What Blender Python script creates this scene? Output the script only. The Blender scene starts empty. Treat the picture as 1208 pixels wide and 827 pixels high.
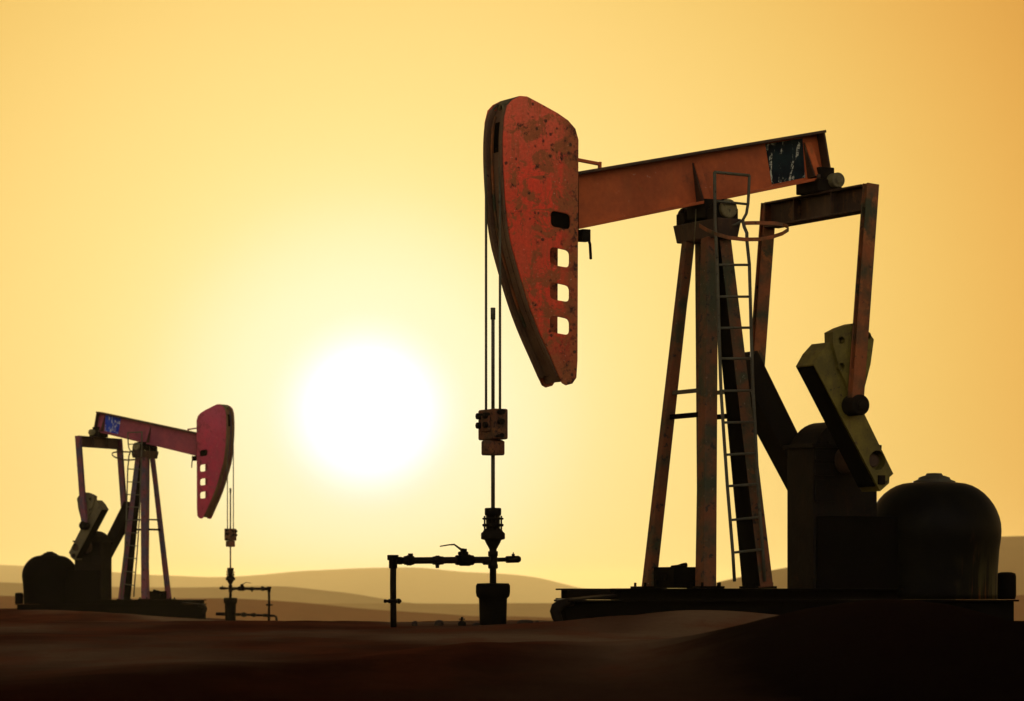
import bpy, bmesh, math, random
import numpy as np
from mathutils import Vector, Matrix
from mathutils.geometry import tessellate_polygon

scene = bpy.context.scene
COL = scene.collection
R = math.radians
random.seed(7)

# ------------------------------------------------------------------ camera constants
F = 4000.0            # focal length in photograph pixels (photo 1208 wide)
CX, HY = 604.0, 700.0  # principal column, horizon row
CAM_Z = 1.6


def lin(r, g, b):
    def c(v):
        v /= 255.0
        return v / 12.92 if v <= 0.04045 else ((v + 0.055) / 1.055) ** 2.4
    return (c(r), c(g), c(b), 1.0)


# ------------------------------------------------------------------ materials
class NT:
    def __init__(self, tree):
        self.t = tree

    def n(self, typ, **kw):
        nd = self.t.nodes.new(typ)
        for k, v in kw.items():
            if k.startswith('i_'):
                nd.inputs[k[2:].replace('_', ' ')].default_value = v
            else:
                setattr(nd, k, v)
        return nd

    def l(self, a, b):
        self.t.links.new(a, b)

    def math(self, op, a, b=None, clamp=False):
        m = self.n('ShaderNodeMath', operation=op)
        m.use_clamp = clamp
        for i, v in enumerate((a, b)):
            if v is None:
                continue
            if isinstance(v, (int, float)):
                m.inputs[i].default_value = v
            else:
                self.l(v, m.inputs[i])
        return m.outputs[0]

    def smooth(self, v, lo, hi):
        m = self.n('ShaderNodeMapRange', interpolation_type='SMOOTHSTEP')
        self.l(v, m.inputs['Value'])
        m.inputs['From Min'].default_value = lo
        m.inputs['From Max'].default_value = hi
        return m.outputs[0]

    def mix(self, f, a, b):
        m = self.n('ShaderNodeMix', data_type='RGBA')
        if isinstance(f, (int, float)):
            m.inputs[0].default_value = f
        else:
            self.l(f, m.inputs[0])
        for sock, v in ((m.inputs[6], a), (m.inputs[7], b)):
            if isinstance(v, tuple):
                sock.default_value = v if len(v) == 4 else (*v, 1)
            else:
                self.l(v, sock)
        return m.outputs[2]

    def noise(self, vec, scale, detail=5, rough=0.6, sc=(1, 1, 1), dist=0.0, off=(0, 0, 0)):
        mp = self.n('ShaderNodeMapping')
        mp.inputs['Scale'].default_value = sc
        mp.inputs['Location'].default_value = off
        self.l(vec, mp.inputs['Vector'])
        nz = self.n('ShaderNodeTexNoise')
        nz.inputs['Scale'].default_value = scale
        nz.inputs['Detail'].default_value = detail
        nz.inputs['Roughness'].default_value = rough
        nz.inputs['Distortion'].default_value = dist
        self.l(mp.outputs[0], nz.inputs['Vector'])
        return nz.outputs['Fac']


def soil_mat(name):
    m = bpy.data.materials.new(name)
    m.use_nodes = True
    t = NT(m.node_tree)
    for nd in list(m.node_tree.nodes):
        m.node_tree.nodes.remove(nd)
    out = t.n('ShaderNodeOutputMaterial')
    bs = t.n('ShaderNodeBsdfDiffuse')
    bs.inputs['Roughness'].default_value = 0.8
    t.l(bs.outputs[0], out.inputs['Surface'])
    return m, t, bs


def new_mat(name):
    m = bpy.data.materials.new(name)
    m.use_nodes = True
    t = NT(m.node_tree)
    for nd in list(m.node_tree.nodes):
        m.node_tree.nodes.remove(nd)
    out = t.n('ShaderNodeOutputMaterial')
    bs = t.n('ShaderNodeBsdfPrincipled')
    t.l(bs.outputs[0], out.inputs['Surface'])
    return m, t, bs


def worn(name, base, alt, rust, dark, rough=0.55, s=2.2, rust_amt=0.5, chip=0.36, scratch=0.0,
         streak=0.45, metal=0.0, bump=0.25, off=(0, 0, 0), spec=0.3):
    """Old painted steel: two paint tones, rust patches, vertical rust streaks, dark chips, pale scratches."""
    m, t, bs = new_mat(name)
    co = t.n('ShaderNodeTexCoord').outputs['Object']
    n1 = t.noise(co, s, 4, 0.6, off=off)
    n2 = t.noise(co, s * 1.7, 6, 0.72, off=(3.1 + off[0], 1.7, 5.2), dist=0.4)
    n3 = t.noise(co, s * 6.5, 5, 0.65, off=(9.1 + off[0], 4.7, 2.2))
    n4 = t.noise(co, s * 3.2, 5, 0.7, sc=(2.2, 2.2, 0.28), off=(1.1 + off[0], 7, 2))
    n5 = t.noise(co, s * 14, 3, 0.6, off=(2, 8 + off[0], 1))
    c = t.mix(t.smooth(n1, 0.38, 0.62), base, alt)
    lo = 0.72 - 0.42 * rust_amt
    c = t.mix(t.smooth(n2, lo, lo + 0.10), c, rust)
    st = t.math('MULTIPLY', t.smooth(n4, 0.52, 0.68), streak)
    c = t.mix(st, c, rust)
    # pits and chips
    ch = t.math('SUBTRACT', 1.0, t.smooth(n3, chip - 0.03, chip + 0.03))
    c = t.mix(t.math('MULTIPLY', ch, 0.9), c, dark)
    big = t.smooth(t.noise(co, s * 0.9, 6, 0.75, off=(5 + off[0], 5, 9)), 0.60, 0.74)
    c = t.mix(t.math('MULTIPLY', big, 0.65), c, dark)
    if scratch > 0:
        sc_ = t.math('MULTIPLY', t.smooth(n5, 0.665, 0.71), t.smooth(n1, 0.45, 0.6))
        c = t.mix(t.math('MULTIPLY', sc_, scratch), c, (0.55, 0.48, 0.36))
    v = t.n('ShaderNodeHueSaturation')
    v.inputs['Saturation'].default_value = 1.0
    t.l(t.math('ADD', 0.72, t.math('MULTIPLY', n5, 0.56)), v.inputs['Value'])
    t.l(c, v.inputs['Color'])
    t.l(v.outputs[0], bs.inputs['Base Color'])
    rg = t.math('ADD', rough - 0.12, t.math('MULTIPLY', n2, 0.35), clamp=True)
    t.l(rg, bs.inputs['Roughness'])
    bs.inputs['Metallic'].default_value = metal
    bs.inputs['Specular IOR Level'].default_value = spec
    bp = t.n('ShaderNodeBump')
    bp.inputs['Strength'].default_value = bump
    bp.inputs['Distance'].default_value = 0.01
    t.l(t.math('SUBTRACT', n3, t.math('MULTIPLY', ch, 0.5)), bp.inputs['Height'])
    t.l(bp.outputs[0], bs.inputs['Normal'])
    return m


def head_mat(name, c1, c2, upper_tone, rust, dirt, amount, u_back, z_low, z_high):
    """Sheet steel of the horsehead: red enamel paler towards the top, rust blooms, black pits, run-off streaks, rusted rim."""
    m, t, bs = new_mat(name)
    co = t.n('ShaderNodeTexCoord').outputs['Object']
    sep = t.n('ShaderNodeSeparateXYZ')
    t.l(co, sep.inputs[0])
    a = t.noise(co, 1.6, 5, 0.65, off=(2, 0, 1))
    b = t.noise(co, 4.5, 6, 0.75, off=(7, 3, 2), dist=0.6)
    d = t.noise(co, 11, 6, 0.75, off=(1, 9, 4))
    e = t.noise(co, 30, 4, 0.7, off=(3, 3, 8))
    v = t.noise(co, 5.0, 5, 0.7, sc=(2.4, 2.4, 0.22), off=(5, 5, 5))
    c = t.mix(t.smooth(a, 0.36, 0.64), c1, c2)
    # upper part blended towards a paler tone
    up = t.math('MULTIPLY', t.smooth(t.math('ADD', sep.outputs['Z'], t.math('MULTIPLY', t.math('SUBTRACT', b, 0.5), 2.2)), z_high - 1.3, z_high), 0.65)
    c = t.mix(up, c, upper_tone)
    c = t.mix(t.math('MULTIPLY', t.smooth(v, 0.50, 0.66), 0.55), c, rust)
    c = t.mix(t.math('MULTIPLY', t.smooth(b, 0.60 - 0.10 * amount, 0.66 - 0.08 * amount), 0.85), c, rust)
    # rusted tail edge and foot
    s_ = 1 if MIRROR[0] else -1
    ub = t.math('MULTIPLY', sep.outputs['X'], s_)
    wob = t.math('MULTIPLY', t.math('SUBTRACT', d, 0.5), 0.65)
    rim = t.math('SUBTRACT', 1.0, t.smooth(t.math('ADD', ub, wob), u_back + 0.04, u_back + 0.30))
    foot = t.math('SUBTRACT', 1.0, t.smooth(t.math('ADD', sep.outputs['Z'], t.math('MULTIPLY', wob, 3.0)), z_low + 0.1, z_low + 0.8))
    c = t.mix(t.math('MULTIPLY', t.math('MAXIMUM', rim, foot), 0.8 * amount), c, rust)
    # black pits: blooms and specks
    pit = t.math('MULTIPLY', t.smooth(d, 0.585, 0.635), t.smooth(b, 0.44, 0.56))
    c = t.mix(t.math('MULTIPLY', pit, 0.9), c, dirt)
    dots = t.n('ShaderNodeTexVoronoi', feature='F1')
    dots.inputs['Scale'].default_value = 11.0
    t.l(co, dots.inputs['Vector'])
    dt_ = t.math('MULTIPLY', t.math('SUBTRACT', 1.0, t.smooth(t.math('ADD', dots.outputs['Distance'], t.math('MULTIPLY', t.math('SUBTRACT', e, 0.5), 0.35)), 0.15, 0.27)), t.smooth(t.noise(co, 2.3, 2, 0.5, off=(8, 1, 1)), 0.50, 0.58))
    c = t.mix(t.math('MULTIPLY', dt_, 0.85 * amount), c, dirt)
    dk = t.math('MULTIPLY', t.math('MAXIMUM', rim, foot), t.smooth(d, 0.50, 0.58))
    c = t.mix(t.math('MULTIPLY', dk, 0.8 * amount), c, dirt)
    # chalky scuffs
    sc_ = t.math('MULTIPLY', t.smooth(e, 0.62, 0.70), t.smooth(v, 0.46, 0.58))
    c = t.mix(t.math('MULTIPLY', sc_, 0.55), c, (0.75, 0.50, 0.36))
    hv = t.n('ShaderNodeHueSaturation')
    t.l(t.math('ADD', 0.55, t.math('MULTIPLY', e, 0.9)), hv.inputs['Value'])
    t.l(c, hv.inputs['Color'])
    t.l(hv.outputs[0], bs.inputs['Base Color'])
    t.l(t.math('ADD', 0.42, t.math('MULTIPLY', b, 0.4)), bs.inputs['Roughness'])
    bs.inputs['Specular IOR Level'].default_value = 0.3
    bp = t.n('ShaderNodeBump')
    bp.inputs['Strength'].default_value = 0.35
    bp.inputs['Distance'].default_value = 0.012
    t.l(t.math('SUBTRACT', t.math('ADD', t.math('MULTIPLY', a, 1.2), d), pit), bp.inputs['Height'])
    t.l(bp.outputs[0], bs.inputs['Normal'])
    return m


def paint_set(tag_, red):
    """red: dict of base colours so that the two jacks wear different paint."""
    M = {}
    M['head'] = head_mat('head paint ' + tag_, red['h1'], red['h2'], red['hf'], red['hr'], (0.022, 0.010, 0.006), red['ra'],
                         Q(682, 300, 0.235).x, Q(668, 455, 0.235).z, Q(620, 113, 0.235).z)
    M['rust'] = worn('rusty casting ' + tag_, (0.13, 0.045, 0.018), (0.075, 0.040, 0.018), (0.18, 0.07, 0.022), (0.012, 0.008, 0.006), s=5.0, rust_amt=0.4, chip=0.42, rough=0.75)
    M['track'] = worn('cable track steel ' + tag_, (0.10, 0.050, 0.026), (0.15, 0.085, 0.042), (0.17, 0.075, 0.028),
                      (0.012, 0.007, 0.005), s=2.5, rust_amt=0.3, streak=0.5)
    M['beam'] = worn('beam paint ' + tag_, red['b1'], red['b2'], red['br'], (0.04, 0.02, 0.012),
                     rough=0.6, s=1.1, rust_amt=0.25, chip=0.27, scratch=0.2, streak=0.2, off=(2, 0, 0))
    M['post'] = worn('post paint ' + tag_, red['p1'], red['p2'], red['pr'], (0.015, 0.014, 0.010),
                     rough=0.6, s=1.9, rust_amt=0.42, chip=0.39, scratch=0.3, streak=0.45, off=(4, 1, 0))
    M['pitman'] = worn('pitman paint ' + tag_, red['t1'], red['p2'], red['br'], (0.03, 0.018, 0.010),
                       rough=0.6, s=1.9, rust_amt=0.45, chip=0.35, off=(6, 0, 0))
    M['equal'] = worn('equalizer steel ' + tag_, (0.030, 0.016, 0.010), (0.055, 0.027, 0.014), (0.12, 0.055, 0.02),
                      (0.008, 0.006, 0.005), s=2.0, rust_amt=0.3)
    M['olive'] = worn('crank paint ' + tag_, red['o1'], red['o2'], (0.07, 0.045, 0.016), (0.015, 0.012, 0.008),
                      s=2.6, rust_amt=0.35, chip=0.36, off=(8, 0, 0))
    M['dark'] = worn('greased steel ' + tag_, (0.0045, 0.0035, 0.0025), (0.009, 0.006, 0.004), (0.020, 0.008, 0.004),
                     (0.002, 0.0015, 0.0015), rough=0.65, s=1.8, rust_amt=0.2, streak=0.2, spec=0.08)
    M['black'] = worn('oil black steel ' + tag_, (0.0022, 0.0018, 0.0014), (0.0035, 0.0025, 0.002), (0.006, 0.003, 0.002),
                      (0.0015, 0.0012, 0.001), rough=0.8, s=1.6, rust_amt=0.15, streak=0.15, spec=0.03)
    M['grey'] = worn('bare steel ' + tag_, (0.085, 0.085, 0.055), (0.06, 0.055, 0.035), (0.11, 0.06, 0.03),
                     (0.02, 0.016, 0.012), s=3.0, rust_amt=0.35, metal=0.2)
    M['gear'] = worn('gear case paint ' + tag_, (0.0035, 0.0022, 0.0016), (0.008, 0.004, 0.0025), (0.020, 0.008, 0.0032), (0.002, 0.0015, 0.0015), s=2.2, rust_amt=0.35, chip=0.38, rough=0.6, spec=0.12)
    M['brass'] = worn('bearing cap ' + tag_, (0.15, 0.13, 0.055), (0.09, 0.08, 0.04), (0.10, 0.06, 0.025),
                      (0.02, 0.016, 0.012), s=3.0, rust_amt=0.3)
    M['sign'] = sign_mat('painted panel ' + tag_, red['s1'], red['s2'])
    return M


def sign_mat(name, c1, c2):
    """Dark blue painted-over panel with remnants of white lettering showing through as smears."""
    m, t, bs = new_mat(name)
    co = t.n('ShaderNodeTexCoord').outputs['Object']
    n1 = t.noise(co, 3.0, 5, 0.7)
    n2 = t.noise(co, 9.0, 4, 0.65, sc=(1.2, 1.2, 0.45), off=(1.3, 0, 0.4), dist=0.7)
    n3 = t.noise(co, 26, 4, 0.7)
    c = t.mix(t.smooth(n1, 0.4, 0.65), c1, c2)
    w = t.math('MULTIPLY', t.smooth(n2, 0.535, 0.60), t.smooth(n3, 0.40, 0.56))
    c = t.mix(t.math('MULTIPLY', w, 0.85), c, (0.55, 0.58, 0.46))
    t.l(c, bs.inputs['Base Color'])
    bs.inputs['Roughness'].default_value = 0.6
    bs.inputs['Specular IOR Level'].default_value = 0.06
    return m


def tank_mat():
    m, t, bs = new_mat('tank enamel')
    co = t.n('ShaderNodeTexCoord').outputs['Object']
    sep = t.n('ShaderNodeSeparateXYZ')
    t.l(co, sep.inputs[0])
    n1 = t.noise(co, 2.0, 5, 0.6)
    n2 = t.noise(co, 5.0, 4, 0.6, sc=(1.6, 1.6, 0.10), off=(2, 1, 0))
    n3 = t.noise(co, 7.0, 4, 0.6, sc=(1.6, 1.6, 0.14), off=(5, 3, 0))
    c = t.mix(t.smooth(n1, 0.4, 0.65), (0.0028, 0.0022, 0.0012), (0.007, 0.006, 0.0028))
    # streaked run-off stains on the lower flank
    xc = -Q(1102, 640, 0).x
    zone = t.math('MULTIPLY', t.smooth(t.math('ADD', sep.outputs['X'], t.math('MULTIPLY', t.math('SUBTRACT', n1, 0.5), 0.5)), xc - 0.22, xc + 0.12), t.math('SUBTRACT', 1.0, t.smooth(t.math('ADD', sep.outputs['Z'], t.math('MULTIPLY', t.math('SUBTRACT', n2, 0.5), 0.9)), 0.35, 1.0)))
    c = t.mix(t.math('MULTIPLY', zone, t.smooth(n2, 0.42, 0.62)), c, (0.060, 0.052, 0.016))
    c = t.mix(t.math('MULTIPLY', zone, t.smooth(n3, 0.52, 0.66)), c, (0.090, 0.030, 0.007))
    t.l(c, bs.inputs['Base Color'])
    bs.inputs['Roughness'].default_value = 0.5
    bs.inputs['Specular IOR Level'].default_value = 0.07
    bp = t.n('ShaderNodeBump')
    bp.inputs['Strength'].default_value = 0.15
    bp.inputs['Distance'].default_value = 0.01
    t.l(t.noise(co, 14, 4, 0.6), bp.inputs['Height'])
    t.l(bp.outputs[0], bs.inputs['Normal'])
    return m


# ------------------------------------------------------------------ mesh builder (local axes u = towards the horsehead, v = towards the viewer, z up)
MIRROR = [False]


class MB:
    def __init__(self):
        self.v, self.f, self.sm = [], [], []

    def add(self, vs, fs, smooth=False):
        o = len(self.v)
        self.v += [tuple(p) for p in vs]
        for f in fs:
            self.f.append([o + i for i in f])
            self.sm.append(smooth)
        return self

    def box(self, c, hx, hy, hz, ax=None):
        """ax: three unit vectors; half sizes along each."""
        A = ax or (Vector((1, 0, 0)), Vector((0, 1, 0)), Vector((0, 0, 1)))
        c = Vector(c)
        vs = [c + A[0] * (sx * hx) + A[1] * (sy * hy) + A[2] * (sz * hz)
              for sx in (-1, 1) for sy in (-1, 1) for sz in (-1, 1)]
        return self.add(vs, [(0, 1, 3, 2), (4, 6, 7, 5), (0, 4, 5, 1), (2, 3, 7, 6), (0, 2, 6, 4), (1, 5, 7, 3)])

    def bar(self, p0, p1, w, h, side=(0, 1, 0), w1=None, h1=None):
        """rectangular bar; w along `side` (made perpendicular), h along the third direction."""
        p0, p1 = Vector(p0), Vector(p1)
        d = (p1 - p0).normalized()
        s = Vector(side)
        s = (s - d * s.dot(d)).normalized()
        t = d.cross(s)
        w1, h1 = w1 or w, h1 or h
        vs = []
        for p, ww, hh in ((p0, w, h), (p1, w1, h1)):
            for a, b in ((-1, -1), (1, -1), (1, 1), (-1, 1)):
                vs.append(p + s * (a * ww / 2) + t * (b * hh / 2))
        return self.add(vs, [(3, 2, 1, 0), (4, 5, 6, 7), (0, 1, 5, 4), (1, 2, 6, 5), (2, 3, 7, 6), (3, 0, 4, 7)])

    def hsec(self, p0, p1, w, h, tf, tw, side=(0, 1, 0), w1=None, h1=None):
        """H section from p0 to p1: flanges face `side`, spaced w apart; h = flange width; web between."""
        p0, p1 = Vector(p0), Vector(p1)
        d = (p1 - p0).normalized()
        s = Vector(side)
        s = (s - d * s.dot(d)).normalized()
        w1, h1 = w1 or w, h1 or h
        for sg in (-1, 1):
            self.bar(p0 + s * sg * (w / 2 - tf / 2), p1 + s * sg * (w1 / 2 - tf / 2), tf, h, side, tf, h1)
        self.bar(p0 + d * 0.002, p1 - d * 0.002, w - 2 * tf, tw, side, w1 - 2 * tf, tw)
        return self

    def tube(self, pts, r, n=10, closed=False):
        P = [Vector(p) for p in pts]
        rings = []
        prev = None
        for i, p in enumerate(P):
            a = P[i - 1] if (i > 0 or closed) else p
            b = P[(i + 1) % len(P)] if (i < len(P) - 1 or closed) else p
            d = (b - a).normalized()
            if prev is None:
                x = d.orthogonal().normalized()
            else:
                x = (prev - d * prev.dot(d)).normalized()
            prev = x
            y = d.cross(x)
            rr = r[i] if isinstance(r, (list, tuple)) else r
            rings.append([p + x * (rr * math.cos(k * 2 * math.pi / n)) + y * (rr * math.sin(k * 2 * math.pi / n)) for k in range(n)])
        vs = [q for rg in rings for q in rg]
        fs = []
        m = len(P)
        for i in range(m if closed else m - 1):
            j = (i + 1) % m
            for k in range(n):
                k2 = (k + 1) % n
                fs.append((i * n + k, i * n + k2, j * n + k2, j * n + k))
        self.add(vs, fs, True)
        if not closed:
            o = len(self.v) - len(vs)
            self.f.append([o + k for k in range(n)][::-1]); self.sm.append(False)
            self.f.append([o + (m - 1) * n + k for k in range(n)]); self.sm.append(False)
        return self

    def cyl(self, p0, p1, r, n=20, r1=None):
        return self.tube([p0, p1], [r, r1 if r1 is not None else r], n)

    def ribbon(self, pts, th, h, closed=False):
        """flat bar on edge: height h along z, thickness th."""
        P = [Vector(p) for p in pts]
        m = len(P)
        vs = []
        for i, p in enumerate(P):
            a = P[i - 1] if (i > 0 or closed) else p
            b = P[(i + 1) % m] if (i < m - 1 or closed) else p
            d = (b - a); d.z = 0
            d.normalize()
            nn = Vector((-d.y, d.x, 0))
            for sx, sz in ((-1, -1), (1, -1), (1, 1), (-1, 1)):
                vs.append(p + nn * (sx * th / 2) + Vector((0, 0, sz * h / 2)))
        fs = []
        for i in range(m if closed else m - 1):
            j = (i + 1) % m
            for k in range(4):
                k2 = (k + 1) % 4
                fs.append((i * 4 + k, i * 4 + k2, j * 4 + k2, j * 4 + k))
        if not closed:
            fs.append((0, 3, 2, 1)); fs.append(tuple((m - 1) * 4 + k for k in range(4)))
        return self.add(vs, fs, False)

    def plate(self, outline, v0, v1, holes=()):
        """outline: [(u, z)], extruded along v from v0 to v1, with holes."""
        loops = [list(outline)] + [list(h) for h in holes]
        tri = tessellate_polygon([[Vector((p[0], p[1], 0)) for p in lp] for lp in loops])
        flat = [p for lp in loops for p in lp]
        N = len(flat)
        vs = [(p[0], v0, p[1]) for p in flat] + [(p[0], v1, p[1]) for p in flat]
        fs = [tuple(t) for t in tri] + [tuple(N + i for i in t)[::-1] for t in tri]
        o = 0
        for lp in loops:
            k = len(lp)
            for i in range(k):
                a, b = o + i, o + (i + 1) % k
                fs.append((a, b, N + b, N + a))
            o += k
        return self.add(vs, fs)

    def lathe(self, prof, c, n=40, axis=(0, 0, 1)):
        """prof: [(r, h)] about the vertical line through c=(u, v)."""
        vs, fs = [], []
        m = len(prof)
        for (r, h) in prof:
            for k in range(n):
                a = 2 * math.pi * k / n
                vs.append((c[0] + r * math.cos(a), c[1] + r * math.sin(a), h))
        for i in range(m - 1):
            for k in range(n):
                k2 = (k + 1) % n
                fs.append((i * n + k, i * n + k2, (i + 1) * n + k2, (i + 1) * n + k))
        fs.append(tuple(range(n))[::-1])
        fs.append(tuple((m - 1) * n + k for k in range(n)))
        o = len(self.f)
        self.add(vs, fs, True)
        return self

    def build(self, name, mat, parent=None, bevel=0.0, seg=2, smooth_angle=None):
        me = bpy.data.meshes.new(name)
        s = 1 if MIRROR[0] else -1
        me.from_pydata([(s * p[0], -p[1], p[2]) for p in self.v], [], self.f)
        for p, sm in zip(me.polygons, self.sm):
            p.use_smooth = sm
        bm = bmesh.new()
        bm.from_mesh(me)
        bmesh.ops.recalc_face_normals(bm, faces=bm.faces)
        if smooth_angle:
            for e in bm.edges:
                if len(e.link_faces) == 2 and e.calc_face_angle(0) > smooth_angle:
                    e.smooth = False
        bm.to_mesh(me)
        bm.free()
        me.materials.append(mat)
        o = bpy.data.objects.new(name, me)
        COL.objects.link(o)
        if parent is not None:
            o.parent = parent
        if bevel > 0:
            b = o.modifiers.new('bevel', 'BEVEL')
            b.width = bevel
            b.segments = seg
            b.limit_method = 'ANGLE'
            b.angle_limit = R(40)
        return o


def thing(name, label, cat, loc=(0, 0, 0), rotz=0.0, group=None):
    o = bpy.data.objects.new(name, None)
    COL.objects.link(o)
    o.location = loc
    o.rotation_euler = (0, 0, rotz)
    tag(o, label, cat, group)
    return o


def tag(o, label=None, cat=None, group=None, kind=None):
    if label: o['label'] = label
    if cat: o['category'] = cat
    if group: o['group'] = group
    if kind: o['kind'] = kind
    return o


def rounded(poly, r, n=4):
    """round the corners of a (u, z) polygon."""
    out = []
    m = len(poly)
    for i in range(m):
        p, a, b = Vector(poly[i]), Vector(poly[i - 1]), Vector(poly[(i + 1) % m])
        da, db = (a - p), (b - p)
        k = min(r, da.length * 0.45, db.length * 0.45)
        p0, p1 = p + da.normalized() * k, p + db.normalized() * k
        for j in range(n + 1):
            t = j / n
            q = p0 * (1 - t) ** 2 + p * 2 * t * (1 - t) + p1 * t ** 2
            out.append((q.x, q.y))
    return out


def circle(c, r, n=16):
    return [(c[0] + r * math.cos(2 * math.pi * k / n), c[1] + r * math.sin(2 * math.pi * k / n)) for k in range(n)]


# ------------------------------------------------------------------ measuring the jack: its dimensions are read once, in its own frame
YAW = R(28)
cA, sA = math.cos(YAW), math.sin(YAW)
D0, OX = 37.4, 2.15
PAD = 1.283


def Q(px, py, v):
    """where the sight line through (px, py) meets the jack's own plane v = const -> (u, v, z)."""
    dx, dz = (px - CX) / F, (HY - py) / F
    t = (v + OX * sA - D0 * cA) / (dx * sA - cA)
    X, Y, Z = t * dx - OX, t - D0, CAM_Z + t * dz - PAD
    return Vector((-X * cA - Y * sA, v, Z))


def q2(px, py, v):
    p = Q(px, py, v)
    return (p.x, p.z)


def flip(p, v=None):
    return Vector((p[0], -p[1] if v is None else v, p[2]))


# ------------------------------------------------------------------ the pumpjack
def make_pumpjack(label, loc, rotz, M, group, tank_m, ground_drop=0.0):
    root = thing('pumpjack', label, 'pumpjack', loc, rotz, group)

    # ---- horsehead: two side plates, open at the back, curved face between
    HV = 0.235
    front = [(613.8, 113), (605, 117.5), (599, 124), (595.6, 138), (593.9, 162.5), (594.2, 191.6), (596.6, 235), (600.2, 269), (604, 290),
             (611, 314), (618.2, 340), (627, 367), (638.5, 396), (651, 423), (660, 444.5), (663.5, 452)]
    back = [(668, 454.6), (675.5, 452.5), (680.2, 445.7), (681.6, 425), (682, 300), (682.7, 165), (679, 151.7), (670.6, 142), (658.5, 133.5),
            (636.7, 121.4), (622, 113.7)]
    out = [q2(x, y, HV) for x, y in front + back]
    holes_px = [(650, 248, 673, 270), (649, 291, 672, 315), (649, 332.5, 672, 355.5), (649, 371.5, 672, 394.5)]
    holes = []
    for x0, y0, x1, y1 in holes_px:
        h = [q2(x0, y0, HV), q2(x1, y0 + 5, HV), q2(x1, y1 + 1, HV), q2(x0, y1 - 3, HV)]
        holes.append(rounded(h, 0.055, 4))
    hd = MB()
    hd.plate(out, HV - 0.022, HV, holes)
    hd.plate(out, -HV, -HV + 0.022, holes)
    head = hd.build('horsehead', M['head'], root, 0.008)
    fr = [Vector(q2(x, y, HV)) for x, y in front]
    # smooth the front line
    def resample(pts, n):
        d = [0]
        for a, b in zip(pts, pts[1:]):
            d.append(d[-1] + (b - a).length)
        res = []
        for i in range(n):
            s_ = d[-1] * i / (n - 1)
            for k in range(len(d) - 1):
                if s_ <= d[k + 1] + 1e-9:
                    tt = (s_ - d[k]) / (d[k + 1] - d[k])
                    res.append(pts[k].lerp(pts[k + 1], tt))
                    break
        for _ in range(3):
            res = [res[0]] + [(res[i - 1] + res[i] * 2 + res[i + 1]) / 4 for i in range(1, n - 1)] + [res[-1]]
        return res
    fl = resample(fr, 40)
    nrm = []
    for i in range(len(fl)):
        d = (fl[min(i + 1, len(fl) - 1)] - fl[max(i - 1, 0)]).normalized()
        nrm.append(Vector((-d.y, d.x)))      # sign fixed below
    if nrm[15].x < 0:
        nrm = [-n_ for n_ in nrm]

    def strip(v0, v1, o_out, th, i0=0, i1=len(fl)):
        a = [fl[i] + nrm[i] * o_out for i in range(i0, i1)]
        b = [fl[i] + nrm[i] * (o_out - th) for i in range(i0, i1)]
        vs, fs = [], []
        for p, q in zip(a, b):
            vs += [(p.x, v0, p.y), (p.x, v1, p.y), (q.x, v1, q.y), (q.x, v0, q.y)]
        n_ = len(a)
        for i in range(n_ - 1):
            for k in range(4):
                k2 = (k + 1) % 4
                fs.append((i * 4 + k, i * 4 + k2, i * 4 + 4 + k2, i * 4 + 4 + k))
        fs += [(0, 3, 2, 1), tuple((n_ - 1) * 4 + k for k in range(4))]
        return vs, fs
    tr = MB()
    tr.add(*strip(-HV + 0.024, HV - 0.024, -0.045, 0.025))
    tr.build('cable_track', M['track'], head, 0.0)
    for v0, v1 in ((0.145, HV - 0.023), (-HV + 0.023, -0.145)):
        MB().add(*strip(v0, v1, 0.018, 0.06, 2, len(fl) - 1)).build('track_rail', M['track'], head, 0.01)
    MB().add(*strip(-0.045, 0.045, -0.030, 0.014, 10, len(fl) - 4)).build('centre_rib', M['track'], head, 0.004)
    for v_ in (-0.095, 0.095):
        MB().add(*strip(v_ - 0.017, v_ + 0.017, -0.022, 0.022, 3, len(fl) - 8)).build('wear_strip', M['pitman'], head, 0.005)
    MB().add(*strip(-0.075, 0.075, -0.0425, 0.004, 4, 9)).build('track_slot', M['black'], head)
    lp = fl[2] + nrm[2] * -0.005
    MB().tube([(lp.x + 0.02 - 0.10 * (1 - math.cos(a)) * 0.4, 0.12 * math.cos(a), lp.y - 0.03 + 0.075 * math.sin(a)) for a in [math.pi * 2 * k / 18 for k in range(18)]], 0.020, 8, True).build('cable_loop', M['brass'], head)
    # cap roller at the crown and the pale lip behind it
    ptop = fl[1] + Vector((-0.09, -0.03))
    MB().cyl((ptop.x, -0.20, ptop.y), (ptop.x, 0.20, ptop.y), 0.085, 20).build('cable_roller', M['brass'], head, 0.01)
    # closing plate at the tail and cross ties inside the head
    for px, py in ((640, 440), (640, 160)):
        u_, z_ = q2(px + 26, py, HV)
        MB().cyl((u_, -HV + 0.022, z_), (u_, HV - 0.022, z_), 0.03, 12).build('cross_tie', M['track'], head)
    # added black block round the beam end, stands in for shade inside the head
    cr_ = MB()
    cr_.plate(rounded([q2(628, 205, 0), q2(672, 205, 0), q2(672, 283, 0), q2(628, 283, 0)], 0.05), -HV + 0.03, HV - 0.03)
    cr_.build('head_shade_block', M['black'], head)

    # ---- walking beam: tapered I section
    BF = 0.17
    tL, tR = Q(684, 202, BF), Q(975, 153, BF)
    bL, bR = Q(684, 270, BF), Q(983, 209, BF)

    def along(a, b, px):  # extend the line a-b to the column px in plane v = BF
        k = (Q(px, 200, BF).x - a.x) / (b.x - a.x)
        return a + (b - a) * k
    tH, bH = along(tL, tR, 645), along(bL, bR, 645)
    bm_ = MB()
    tf = 0.032
    dz = Vector((0, 0, tf / 2))
    a, b = bH + dz, bR + dz
    a, b = Vector((a.x, 0, a.z)), Vector((b.x, 0, b.z))
    bm_.bar(a, b, 2 * BF, tf, (0, 1, 0))
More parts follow.
